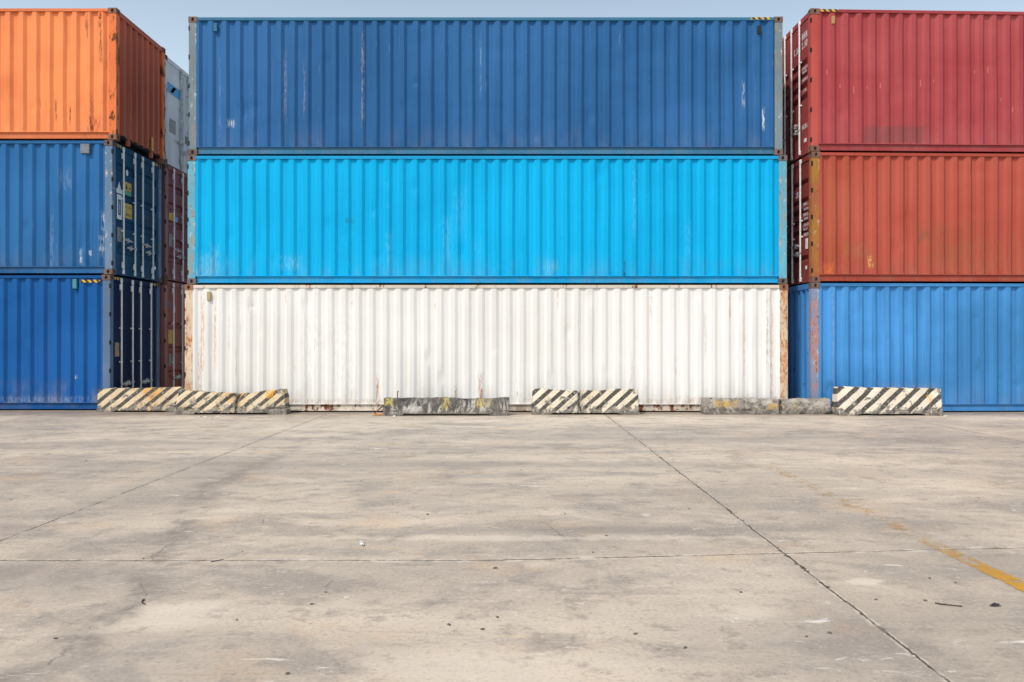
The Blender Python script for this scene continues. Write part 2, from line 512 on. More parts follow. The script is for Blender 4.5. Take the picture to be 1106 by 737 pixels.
# patches: (cx, cz, hx, hz, colour, strength, roughness)
p_top = [(1.95, 1.40, .025, .45, (.40, .33, .30), .40, .5), (5.95, 1.85, .014, .40, (.24, .38, .52), .45, .4), (.62, 1.0, .02, .7, (.25, .34, .44), .3, .5),
         (3.55, 1.60, .022, .60, (.48, .37, .32), .50, .5), (2.35, 1.35, .02, .35, (.36, .30, .32), .4, .5), (.86, .66, .05, .06, (.55, .60, .62), .8, .5),
         (11.72, .75, .02, .15, (.7, .75, .8), .8, .5), (11.3, 1.2, .02, .2, (.5, .5, .55), .6, .5)]
p_mid = [(.55, .50, .06, .22, (.10, .46, .72), .7, .6), (2.1, .43, .14, .10, (.12, .48, .72), .7, .7), (5.28, .9, .06, .32, (.10, .48, .80), .5, .6),
         (5.9, .72, .09, .17, (.03, .43, .80), .6, .4), (8.9, .28, .02, .16, (.02, .06, .09), 1, .5), (5.55, 1.45, .10, .35, (.04, .44, .80), .6, .5),
         (7.4, .35, .10, .10, (.16, .46, .64), .7, .8), (4.1, .62, .05, .3, (.10, .48, .78), .5, .6), (9.1, 1.7, .03, .5, (.12, .5, .85), .5, .4),
         (10.2, .9, .05, .3, (.04, .44, .80), .6, .4), (.40, .35, .16, .18, (.26, .50, .58), .5, .7), (3.3, 1.3, .06, .04, (.02, .16, .25), .8, .5)]
p_bot = [(x_, z_, h_, w_, (.46, .25, .13), t_, .5) for (x_, z_, h_, w_, t_) in ((1.3, 2.25, .012, .16, .6), (2.05, 2.3, .010, .11, .5), (3.4, 2.3, .012, .10, .5), (5.1, 2.28, .010, .13, .5), (7.6, 2.3, .012, .12, .5), (9.5, 2.2, .012, .2, .6),
          (11.1, 2.15, .014, .25, .6), (11.95, 1.2, .03, .9, .5), (.30, .7, .03, .45, .6), (.9, 1.6, .012, .25, .5), (1.05, 1.0, .010, .2, .5), (8.3, 1.3, .008, .2, .4), (10.0, 1.0, .010, .16, .5))] + [
         (1.6, .22, 1.3, .035, (.45, .33, .23), .6, .8), (4.6, .22, 1.0, .03, (.45, .33, .23), .5, .8), (8.6, .22, 1.2, .035, (.45, .33, .23), .55, .8), (11.3, .24, .8, .05, (.42, .26, .16), .6, .8),
         (2.62, 1.35, .18, .52, (.80, .80, .78), .9, .35), (3.22, 1.2, .16, .62, (.80, .80, .78), .9, .35),
         (.36, 1.6, .03, .65, (.45, .20, .08), .7, .45), (.62, 1.7, .02, .55, (.40, .26, .16), .6, .6), (11.86, 1.7, .015, .6, (.35, .22, .12), .6, .5), (11.4, 1.6, .02, .7, (.5, .42, .35), .5, .5),
         (3.92, .38, .02, .22, (.42, .18, .07), .9, .5), (6.02, .38, .035, .26, (.38, .14, .07), .95, .45), (5.52, .28, .018, .16, (.30, .14, .08), .8, .5),
         (9.1, .75, .02, .3, (.45, .35, .28), .5, .5), (10.6, 1.6, .02, .3, (.50, .40, .33), .5, .6), (6.5, .30, .35, .06, (.55, .60, .55), .5, .7)]
p_orange = [(11.72, .33, .10, .12, (.38, .07, .03), .8, .5), (11.66, .5, .02, .25, (.08, .04, .03), .8, .6), (11.83, 2.25, .035, .22, (.10, .05, .03), .8, .6),
            (11.55, 2.4, .03, .2, (.09, .05, .03), .7, .7), (11.85, 1.85, .03, .15, (.06, .04, .03), .8, .6), (11.2, .55, .02, .15, (.09, .05, .03), .8, .6), (10.9, .65, .02, .2, (.09, .05, .03), .7, .6)]
p_lmid = [(11.52, .38, .03, .10, (.58, .64, .70), .8, .5), (11.70, .45, .02, .04, (.66, .70, .72), .9, .3), (11.95, .62, .03, .14, (.60, .62, .66), .7, .5), (11.98, 1.1, .03, .15, (.60, .62, .66), .6, .6), (11.2, 2.0, .10, .15, (.16, .25, .42), .5, .6),
          (10.9, .6, .03, .5, (.20, .30, .46), .5, .5)]
p_llow = [(11.45, .70, .016, .03, (.75, .75, .72), .9, .3), (10.6, .22, .8, .05, (.25, .32, .42), .5, .6)]
p_red = [(1.72, .36, .62, .17, (.19, .065, .065), .62, .12)]
for (px, pz) in ((.62, 1.34), (.90, 1.27), (1.18, 1.32), (1.45, 1.36), (2.28, 1.42), (2.55, 1.46), (3.40, 1.66), (3.68, 1.70), (.35, 1.62), (3.95, 1.1), (4.2, .9)):
    p_red.append((px, pz, .009, .045 + .02*math.sin(px*9), (.62, .26, .21), .55, .22))
p_mar = [(.42, .9, .05, 1.2, (.30, .12, .02), .55, .5), (.72, 1.4, .04, 1.1, (.33, .14, .02), .5, .5), (1.22, .42, .035, .08, (.62, .42, .12), .95, .4), (.32, .26, .10, .10, (.55, .14, .05), .9, .3),
         (2.9, .75, .5, .35, (.25, .10, .05), .45, .9), (3.6, .5, .7, .3, (.32, .11, .06), .5, .9), (.95, .65, .2, .12, (.30, .16, .08), .5, .9), (2.35, .95, .10, .08, (.22, .10, .06), .7, .8)]
p_sky = [(.40, .55, .05, .07, (.02, .10, .18), .7, .6), (3.9, .55, .05, .20, (.02, .20, .32), .6, .7), (3.45, .95, .03, .1, (.02, .14, .22), .6, .6), (.45, 1.7, .02, .8, (.22, .34, .48), .5, .5), (2.0, .45, .4, .10, (.30, .32, .40), .4, .9)]

rusty = lambda nm, c, seed, r=.47: paint(nm, c, seed, rust=r, chip=.58, scratch=.9, streak=.25)
PAL_TOP = pal('navy', NAVY, 1, post=weathered('navy_post_paint', (.17, .235, .27), (.27, .22, .19), 31, .48, .66, .63, (.12, .055, .035), (.42, .45, .46)),
              rail=paint('navy_rail_paint', (.040, .16, .28), 33, rust=.72, chip=.72, scratch=.9, horiz=True), patches=p_top, scratch=.64)
PAL_MID = pal('cyan', CYAN, 2, post=weathered('cyan_post_paint', (.13, .40, .52), (.33, .27, .21), 35, .50, .64, .60, (.20, .075, .035), (.44, .50, .48)),
              rail=paint('cyan_rail_paint', (.008, .30, .60), 37, rust=.68, chip=.72, scratch=.9, horiz=True), patches=p_mid, scratch=.70, streak=.12, chip=.72, fadecol=(.001, .385, .715), fade=.06)
PAL_BOT = pal('white', WHITE, 3, post=weathered('white_post_paint', (.66, .54, .40), (.50, .205, .075), 39, .46, .60, .57), cast=weathered('white_casting_paint', (.30, .16, .10), (.16, .070, .040), 41),
              rail=paint('white_rail_paint', (.60, .545, .47), 43, rust=.575, chip=.8, scratch=.9, horiz=True, grime=.95), patches=p_bot, scratch=.80, chip=.82, rust=.715, streak=.07, fade=.06, grime=.35, fadecol=(.745, .745, .73))
PAL_OR = pal('orange', ORANGE, 4, post=paint('orange_post_paint', (.66, .17, .055), 45, rust=.55, chip=.70, scratch=.9), patches=p_orange, scratch=.76, rust=.73,
             end=paint('orange_end_paint', (.43, .098, .050), 46, rust=.76, chip=.8, scratch=.9), fadecol=(.82, .27, .10))  # end darker than the side: shade on that face put into its paint
PAL_LM = pal('mid_blue', BLUE2, 5, post=weathered('mid_blue_post_paint', (.135, .215, .33), (.46, .30, .22), 47, .54, .66, .66, (.15, .07, .05), (.56, .50, .46)), patches=p_lmid, scratch=.66,
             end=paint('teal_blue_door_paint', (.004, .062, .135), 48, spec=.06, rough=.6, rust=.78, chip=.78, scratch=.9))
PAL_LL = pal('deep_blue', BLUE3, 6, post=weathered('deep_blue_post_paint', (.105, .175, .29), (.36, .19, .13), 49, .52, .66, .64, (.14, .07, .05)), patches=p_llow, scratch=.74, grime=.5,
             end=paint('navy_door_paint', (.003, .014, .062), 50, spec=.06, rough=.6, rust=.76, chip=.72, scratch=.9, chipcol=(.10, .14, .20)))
PAL_RT = pal('crimson', RED, 7, post=paint('crimson_post_paint', (.40, .070, .055), 51, rust=.68, chip=.80, scratch=.9), patches=p_red, scratch=.74, fadecol=(.38, .08, .085),
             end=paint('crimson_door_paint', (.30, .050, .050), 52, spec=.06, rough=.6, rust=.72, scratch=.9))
PAL_RM = pal('brick_red', MAROON, 8, post=weathered('brick_post_paint', (.36, .115, .055), (.34, .165, .035), 53, .44, .56, .60, (.11, .06, .03), (.42, .32, .22)), patches=p_mar, scratch=.74, rust=.72, chip=.76,
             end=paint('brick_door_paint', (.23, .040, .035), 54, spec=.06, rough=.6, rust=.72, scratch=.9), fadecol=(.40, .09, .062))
PAL_RL = pal('light_blue', SKYB, 9, post=weathered('light_blue_post_paint', (.20, .285, .44), (.43, .22, .18), 55, .44, .60, .58, (.22, .07, .035), (.46, .46, .50)), patches=p_sky, scratch=.70, streak=.18, fade=.16,
             end=paint('light_blue_end_paint', (.05, .21, .50), 56, rust=.72, chip=.64, scratch=.9, chipcol=(.03, .12, .25)))
PAL_BW = pal('pale_grey', (.62, .66, .68), 10, rust=.82)
PAL_BM = pal('dark_maroon', (.185, .035, .045), 11)
PAL_BR = pal('rust_red', (.27, .055, .035), 12)

DENTS_A = [(1.0, .75, .16, .16, .035), (6.1, 2.0, .5, .12, .010), (10.9, 1.5, .3, .6, .012), (4.5, 1.0, .8, .5, .010), (8.2, 1.2, .5, .9, .012)]
def rd(seed, n=9, big=.012):
    r = random.Random(seed)
    return [(r.uniform(.5, 11.6), r.uniform(.3, 2.2), r.uniform(.10, .5), r.uniform(.08, .5), r.uniform(-.3, 1)*big) for _ in range(n)] + \
        [(r.uniform(.5, 11.6), r.uniform(.2, 2.3), r.uniform(.04, .08), r.uniform(.04, .16), r.uniform(.012, .026)) for _ in range(n+4)]

YC = 16.77
# ---- centre stack
container((-6.663, YC, 0), 12.28, 2.603, 0, 'white rust-streaked container at the bottom of the middle stack', PAL_BOT, doors='L', seed=1.3, depth=.028, dents=rd(3),
          vents=((.50, 2.36, .075, .18, paint('tan_vent_paint', (.42, .34, .20), 60, rust=.6, scratch=.9)),))
container((-6.607, YC+.004, 2.606), 12.207, 2.626, 0, 'bright cyan blue container in the middle of the centre stack, above the white one', PAL_MID, doors='L', seed=2.3, depth=.040, dents=rd(4))
container((-6.588, YC+.008, 5.235), 12.103, 2.82, 0, 'long dark blue container on top of the middle stack, above the cyan one', PAL_TOP, doors='L', seed=3.3, dents=DENTS_A+rd(5, 6),
          vents=((.55, 2.60, .075, .17, PAL_TOP['rail']), (11.62, 2.55, .07, .17, M['gasket'])), hz=((11.45, 11.85, 2.760, 2.803),))
# ---- left stack
YL = 17.2; LL = 12.192
container((-8.378-LL, YL, 0), LL, 2.836, 0, 'deep blue container at the bottom of the left stack with dark navy doors', PAL_LL, doors='R', seed=4.3, dents=rd(6, 8, .009),
          vents=((11.45, 2.64, .09, .20, plain('teal_vent_paint', (.05, .22, .26), .5)),), hz=((11.56, 11.98, 2.67, 2.725),),
          doorspec=dict(grooves=(), bars=(.48, 1.00, 1.40, 1.93), guides=(.34, .62), handles=(.155, .165), header_hazard=((.20, .55), (1.9, 2.25)),
                        plates=((0, 'data_plate', 'brass_plate', .26, .44, .385, .50),)))
container((-8.33-LL, YL-.01, 2.839), LL, 2.805, 0, 'scuffed blue container in the left stack, directly under the orange one', PAL_LM, doors='R', seed=5.3, dents=rd(7, 8, .009),
          vents=((11.62, 2.62, .19, .20, plain('slate_vent_paint', (.16, .18, .21), .6)),),
          doorspec=dict(grooves=(.17, .395, .615, .855), gw=.075, guides=(.33, .60), handles=(.26, .20), header_hazard=((.20, .42), (1.95, 2.2)),
                        plates=((0, 'data_plate', 'grey_plate', .26, .46, .235, .355), (0, 'warning_label', 'yellow_label', .57, .93, .45, .575), (0, 'warning_label', 'yellow_label', .58, .90, .685, .755),
                                (0, 'warning_label', 'green_label', .58, .90, .645, .683)),
                        shapes=((0, 'logo', 'white_label', [rectp(.24, .30, .42, .625), rectp(.41, .47, .42, .625), rectp(.30, .41, .42, .455), rectp(.30, .41, .585, .625),
                                                           rectp(.21, .50, .635, .672), ((.26, .672), (.42, .672), (.34, .735))] + [oval(.355, .52, .012, .06)]),
                                (0, 'round_mark', 'white_label', [oval(.70, .835, .055, .026)]),
                                (0, 'pictogram', 'black_ink', [((.62, .695), (.74, .695), (.68, .748)), rectp(.78, .86, .70, .715)]),
                                (1, 'round_mark', 'white_label', [oval(2.10, .075, .05, .018)]))
                        , rows=((1, 'stencil_marks', 'black_ink', 1.5, 2.1, .50, .53, 11, -.0285), (1, 'stencil_marks', 'black_ink', 1.5, 2.0, .45, .475, 10, -.0285), (0, 'stencil_marks', 'black_ink', .63, .88, .47, .49, 5, -.0185), (0, 'stencil_marks', 'black_ink', .63, .88, .535, .55, 5, -.0185))))
container((-8.243-LL, YL-.02, 5.647), LL, 2.753, 0, 'orange container with peeling rusty edges on top of the left stack', PAL_OR, doors=None, seed=6.3, dents=rd(8, 8, .008), endcorr=True, orange_gap=True,
          vents=((11.83, 2.60, .05, .12, PAL_OR['rail']),))
o = bpy.context.scene.objects
# yellow mark on the orange end wall
orange_root = [q for q in o if q.type == 'EMPTY'][-1]
bm = bmesh.new(); box(bm, LL-.021, LL-.016, 1.72, 1.81, .18, .48); obj('warning_label', bm, M['yellow_label'], orange_root)
# ---- second row behind the left stack
YB = 19.78; XB = -8.32
spec_b = dict(grooves=(.16, .33, .50, .67, .84), gw=.07, guides=(.36, .60), handles=(.26, .20),
              plates=((0, 'warning_label', 'yellow_label', .26, .58, .53, .60), (0, 'data_plate', 'grey_plate', .26, .46, .28, .40), (0, 'warning_label', 'cyan_label', .62, .76, .53, .58)))
container((XB-LL, YB, 0), LL, 2.917, 0, 'rust red container in the back row, doors seen just left of the white container', PAL_BR, doors='R', seed=7.3, rows=6,
          doorspec=dict(grooves=(.20, .42, .64), gw=.06, guides=(.30, .66), handles=(.16, .17), plates=((0, 'warning_label', 'yellow_label', .25, .52, .475, .60), (0, 'data_plate', 'grey_plate', .27, .46, .27, .38), (0, 'round_mark', 'navy_label', .24, .36, .80, .86)),
                        shapes=((0, 'round_mark', 'white_label', [oval(.60, .79, .05, .035)]),)))
container((XB-LL+.01, YB, 2.92), LL, 2.807, 0, 'dark maroon container in the back row, doors seen just left of the cyan container', PAL_BM, doors='R', seed=8.3, rows=6, doorspec=spec_b)
container((XB-LL-.01, YB, 5.73), LL, 2.62, 0, 'pale grey refrigerated container on top of the back row, behind the orange one', PAL_BW, doors='R', seed=9.3, rows=6,
          doorspec=dict(grooves=(), bars=(.98, 1.05, 1.45, 1.95), guides=(.2, .4, .6, .8), handles=(.16, .24), barmat=M['galv_dull'],
                        plates=((0, 'data_plate', 'grey_plate', .35, .70, .30, .44), (1, 'data_plate', 'grey_plate', 1.28, 1.75, .27, .36)),
                        shapes=((0, 'logo', 'cyan_label', [rectp(.20, .96, .70, .80)]), (0, 'logo_stroke', 'white_label', [((.36, .715), (.52, .715), (.72, .785), (.56, .785))]),
                                (1, 'round_mark', 'navy_label', [oval(1.55, .90, .10, .03)]))))
# ---- right stack (turned a little away at its far end)
YR = 16.65; rz = R(1.8)
WR = [(0, 'stencil_marks', 'white_label')]
container((6.040, YR, 0), LL, 2.632, rz, 'light blue container with rusty corner post at the bottom of the right stack', PAL_RL, doors=None, seed=10.3, dents=rd(9), endcorr=True)
def rows_right(seq):
    return [(1, 'stencil_marks', m, a, b, c, d, n, nn) for (m, a, b, c, d, n, nn) in seq]
container((6.052, YR-.002, 2.635), LL, 2.641, rz, 'brick red container with rust stained lower wall in the middle of the right stack', PAL_RM, doors='L', seed=11.3, dents=rd(10),
          doorspec=dict(grooves=(.17, .40, .49, .58, .67, .83), gw=.045, guides=(.36, .50), handles=(.29, .22), bars=(.50, 1.02, 1.41, 1.86),
                        plates=((1, 'data_plate', 'white_label', 2.05, 2.17, .245, .335), (1, 'warning_label', 'white_label', 2.04, 2.12, .07, .10)),
                        rows=rows_right((('white_label', 1.93, 2.20, .625, .650, 5, -.0285), ('white_label', 1.95, 2.2, .585, .605, 5, -.0285), ('white_label', 1.93, 2.2, .535, .560, 5, -.0285), ('white_label', 1.95, 2.18, .50, .52, 4, -.0285),
                                         ('white_label', 1.93, 2.2, .445, .47, 5, -.0285), ('white_label', 1.93, 2.15, .41, .43, 4, -.0285), ('white_label', 1.95, 2.2, .36, .385, 4, -.0285), ('white_label', 1.50, 1.80, .72, .77, 4, -.0285)))))
container((6.034, YR-.004, 5.279), LL, 2.893, rz, 'crimson red container with a dull repainted patch on top of the right stack', PAL_RT, doors='L', seed=12.3, dents=rd(11)+[(.9, 1.3, 1.2, .05, .012), (3.2, 1.6, .8, .05, .012)],
          vents=((.46, 2.66, .07, .16, paint('tan_vent_paint_b', (.42, .26, .12), 61, rust=.6, scratch=.9)),), hz=((.20, .56, 2.828, 2.876),),
          doorspec=dict(grooves=(.415, .505, .595, .685), gw=.05, guides=(.36, .70), handles=(.22, .17), bars=(.50, 1.02, 1.41, 1.86),
                        plates=((1, 'warning_label', 'white_label', 2.02, 2.14, .055, .085),),
                        rows=rows_right((('white_label', 1.90, 2.20, .87, .92, 3, -.0285), ('white_label', 1.90, 2.20, .80, .85, 4, -.0285), ('white_label', 1.47, 1.78, .80, .85, 4, -.0285),
                                         ('white_label', 1.93, 2.20, .63, .652, 5, -.0285), ('white_label', 1.93, 2.18, .60, .62, 4, -.0285), ('white_label', 1.93, 2.20, .54, .56, 5, -.0285), ('white_label', 1.95, 2.15, .455, .475, 5, -.0285),
                                         ('white_label', 1.90, 2.20, .165, .20, 6, -.0285)))))

# ------------------------------------------------------------------ concrete barriers
def barrier_mat(name, seed, period=.27, kx=1.15, cream=(.70, .60, .44), black=(.055, .054, .052), yell=(.62, .33, .06), yam=.5, wear=.60, mode='stripe', patches=(), phase=0.0, crack=None):
    n = NT(name); S = (seed*2.7, seed*1.3, seed*3.9)
    wob = n.noise(n.vec((1, 1, 1), S), 5, 4, .6)
    conc = n.mix(n.sm(n.noise(n.vec((1, 1, 1), S), 16, 6, .7), .35, .65), (.115, .105, .092), (.42, .385, .335))
    ft = n.noise(n.vec((1, 1, 1), k(S, .7)), 45, 5, .7)
    conc = n.mix(n.sm(ft, .52, .68, 0, .6), conc, (.07, .063, .055))
    if mode == 'stripe':
        s = n.math('FRACT', n.add(n.mul(n.add(n.sub(n.x, n.mul(n.z, kx)), n.mul(wob, .035)), 1/period), phase))
        m = n.mul(n.sm(s, .02, .07), n.sm(s, .50, .45))
        yl = n.sm(n.noise(n.vec((1, 1, 1), k(S, 2)), 1.6, 3, .6), .42, .62, 0, yam)
        lt = n.mix(yl, cream, yell)
        p = n.mix(m, lt, black)
        p = n.mix(n.sm(ft, .45, .72, 0, .5), p, (.30, .26, .20))
        p = n.mix(n.sm(n.noise(n.vec((1, 1, 1), k(S, 3)), 28, 5, .7), .55, .66, 0, .75), p, (.40, .36, .30))
    elif mode == 'dark':
        p = n.mix(n.sm(wob, .35, .7), (.060, .057, .052), (.15, .14, .128))
        sc = n.noise(n.vec((9, 9, 2.2), S, ), 1, 5, .7, 1.2)
        p = n.mix(n.mul(n.sm(sc, .48, .60), n.sm(n.z, .36, .10, .30, .85)), p, (.50, .48, .44))
    else:
        p = n.mix(n.sm(wob, .35, .7), (.28, .26, .235), (.46, .43, .385))
    we = n.noise(n.vec((1, 1, 1), k(S, 1.7)), 7, 7, .68)
    grime = n.sm(n.z, .22, .03, 0, .17)
    wm = n.sm(n.add(we, grime), wear, wear+.06)
    c = n.mix(wm, p, conc)
    for (cx, cz, hx, hz, pc, st, rg) in patches:
        m = n.rect(cx, cz, hx*1.15, hz*1.15, rg, n.noise(n.vec((1, 1, .7), (cx, seed, cz)), 9, 5, .7), .5)
        m = n.mul(m, n.sm(n.noise(n.vec((22, 22, 9), (cx, seed, cz)), 1, 5, .75), .38, .58))
        c = n.mix(n.mul(m, st), c, pc)
    c = n.mix(n.mul(n.sm(n.z, .16, .0), n.sm(we, .35, .6, .35, .8)), c, (.115, .10, .085))
    if crack is not None:
        cd = n.math('ABSOLUTE', n.add(n.sub(n.x, crack), n.mul(n.sub(n.noise(n.vec((1, 1, 1), S), 5, 5, .7), .5), .22)))
        c = n.mix(n.mul(n.sm(cd, .10, .02), n.sm(ft, .35, .55, .3, .9)), c, conc)
        c = n.mix(n.mul(n.sm(cd, .020, .006), .9), c, (.03, .027, .023))
    h = n.add(n.mul(we, .7), n.add(n.mul(ft, .35), n.mul(wm, -.3)))
    n.bump(h, .7, .015)
    return n.done(c, .85, 0, .25)

def barrier(x0, x1, y, d, dt, h, mat, label, seed, crack=None, sag=0.0, feet=.34, cut=.035, chip=1.0, slope=0.0, rz=0.0, endlean=0.0, rise=0.0):
    L = x1-x0; nx = int(L/.018)
    # section as (y, z, weight) going up the front, across the top and down the back
    sec = []
    for i in range(11):
        f = i/10; sec.append(((d-dt)/2*(f**.85), f*h))
    for i in range(1, 7): sec.append(((d-dt)/2+dt*i/6, h))
    for i in range(1, 8): sec.append(((d+dt)/2+(d-dt)/2*i/7, h*(1-i/7)))
    bm = bmesh.new(); rows = []
    for i in range(nx+1):
        x = L*i/nx
        hs = 1 + slope*(x/L-.5)
        zb = cut*min(1, max(0, (min(x, L-x)-feet)/.05))
        ck = 0
        if crack is not None:
            ck = math.exp(-((x-crack-.015*math.sin(seed))/.022)**2)
            hs *= 1 - sag*(1-abs(x-crack)/max(crack, L-crack))
            if x > crack: hs *= 1+rise*(x-crack)/(L-crack)
        row = []
        for j, (yy, zz) in enumerate(sec):
            z = zb + zz/h*(h*hs-zb)
            yv = yy
            c = Vector((x*7+seed*5, yy*7, zz*7))
            n1 = mnoise.noise(c); n2 = mnoise.noise(c*3.1); n3 = mnoise.noise(c*.6+Vector((3, 1, seed)))
            edge = 1.0
            if j in (9, 10, 16, 17): edge = 2.2
            if j <= 2: edge = 2.6
            inward = max(0, n3-.10)*.05*(1 if edge > 1.5 else .3)*chip
            yv += (n1*.005+n2*.003)*edge*chip + n3*.012*chip + (inward if j <= 10 else -inward) + ck*.045*(1 if j <= 10 else -1)
            z += (n2*.004)*edge*chip + mnoise.noise(Vector((x*2.2, seed*3, 0)))*.016*chip*(zz/h) - (inward*.7 if j >= 8 else -inward*.4)
            z -= ck*.05*(zz/h)
            xe = x
            if i in (0, nx): xe += (n1*.010+n2*.006)*chip
            xe += endlean*(x/L-.5)*(1-zz/h)
            if i == 0 or i == nx: yv = d/2+(yv-d/2)*.95; z = zb*0 + (z-.0)*.985 if z > .05 else z
            row.append(bm.verts.new((xe, yv, max(z, 0.002))))
        rows.append(row)
    m = len(sec)
    for i in range(nx):
        for j in range(m-1):
            bm.faces.new((rows[i][j], rows[i+1][j], rows[i+1][j+1], rows[i][j+1]))
        bm.faces.new((rows[i][m-1], rows[i+1][m-1], rows[i+1][0], rows[i][0]))
    for r_ in (rows[0], rows[-1]):
        ctr = bm.verts.new((r_[0].co.x+(.006 if r_ is rows[-1] else -.006), d/2, h*.45))
        for j in range(m):
            bm.faces.new((r_[j], r_[(j+1) % m], ctr))
    o = obj('concrete_barrier', bm, mat, None, 28)
    o.location = (x0, y, 0); o.rotation_euler.z = rz
    tag(o, label, 'barrier', 'concrete barriers along the containers')
    return o

WHT = (.60, .57, .52); YEL = (.58, .40, .05)
barrier(-8.47, -6.70, 16.79, .38, .22, .485, barrier_mat('barrier_paint_a', 1, .272, 1.2, cream=(.70, .57, .38), yell=(.66, .36, .11), yam=1.0, wear=.575), 'black and orange striped barrier before the dark blue doors, leftmost of the row', 1.1, slope=.07, chip=1.3)
barrier(-6.58, -4.50, 16.20, .42, .22, .50, barrier_mat('barrier_paint_b', 2, .268, 1.2, cream=(.68, .56, .38), yell=(.66, .38, .10), yam=.95, wear=.55, crack=1.14,
        patches=((1.80, .40, .07, .07, (.66, .34, .02), .85, .5),)), 'cracked striped barrier sagging in the middle, before the left end of the white container', 2.1, crack=1.14, sag=.20, chip=2.0, endlean=.12, rise=.06)
barrier(-2.49, -.06, 15.95, .42, .20, .335, barrier_mat('barrier_paint_c', 3, mode='dark', wear=.66,
        patches=((.10, .26, .06, .06, (.56, .46, .10), .85, .7), (1.20, .24, .05, .10, (.55, .44, .10), .7, .9), (1.92, .24, .12, .07, (.55, .42, .09), .8, .8), (1.74, .26, .03, .10, (.6, .58, .53), .8, .5),
                 (.55, .12, .14, .05, (.52, .50, .46), .7, .9))), 'low blackened barrier with white scrapes and faded yellow, before the white container', 3.1, feet=.36, cut=.05, chip=1.5)
barrier(.42, 2.475, 16.20, .40, .22, .495, barrier_mat('barrier_paint_d', 4, .268, 1.15, cream=(.72, .65, .52), yell=(.68, .56, .38), yam=.6, wear=.57, crack=.92), 'cracked black and pale cream striped barrier right of the blackened low one', 4.1, crack=.92, sag=.05, chip=1.5, endlean=.06)
barrier(3.79, 6.29, 16.26, .34, .26, .315, barrier_mat('barrier_paint_e', 5, mode='grey', wear=.50, crack=1.52,
        patches=((.42, .20, .18, .05, (.62, .36, .03), .85, .6), (1.42, .15, .13, .045, (.62, .36, .04), .8, .6), (1.78, .16, .08, .1, (.36, .30, .18), .6, .7))), 'low bare grey barrier with orange paint spots, left of the rightmost striped one', 5.1, crack=1.52, sag=.02, feet=.0, cut=0.0, chip=1.5)
barrier(6.34, 8.36, 15.98, .42, .22, .535, barrier_mat('barrier_paint_f', 6, .30, 1.15, cream=(.74, .67, .56), yell=(.72, .62, .46), yam=.5, wear=.58,
        patches=((1.78, .33, .04, .05, (.66, .36, .03), .9, .5),)), 'black and off white striped barrier before the light blue container, rightmost of the row', 6.1, slope=-.06)

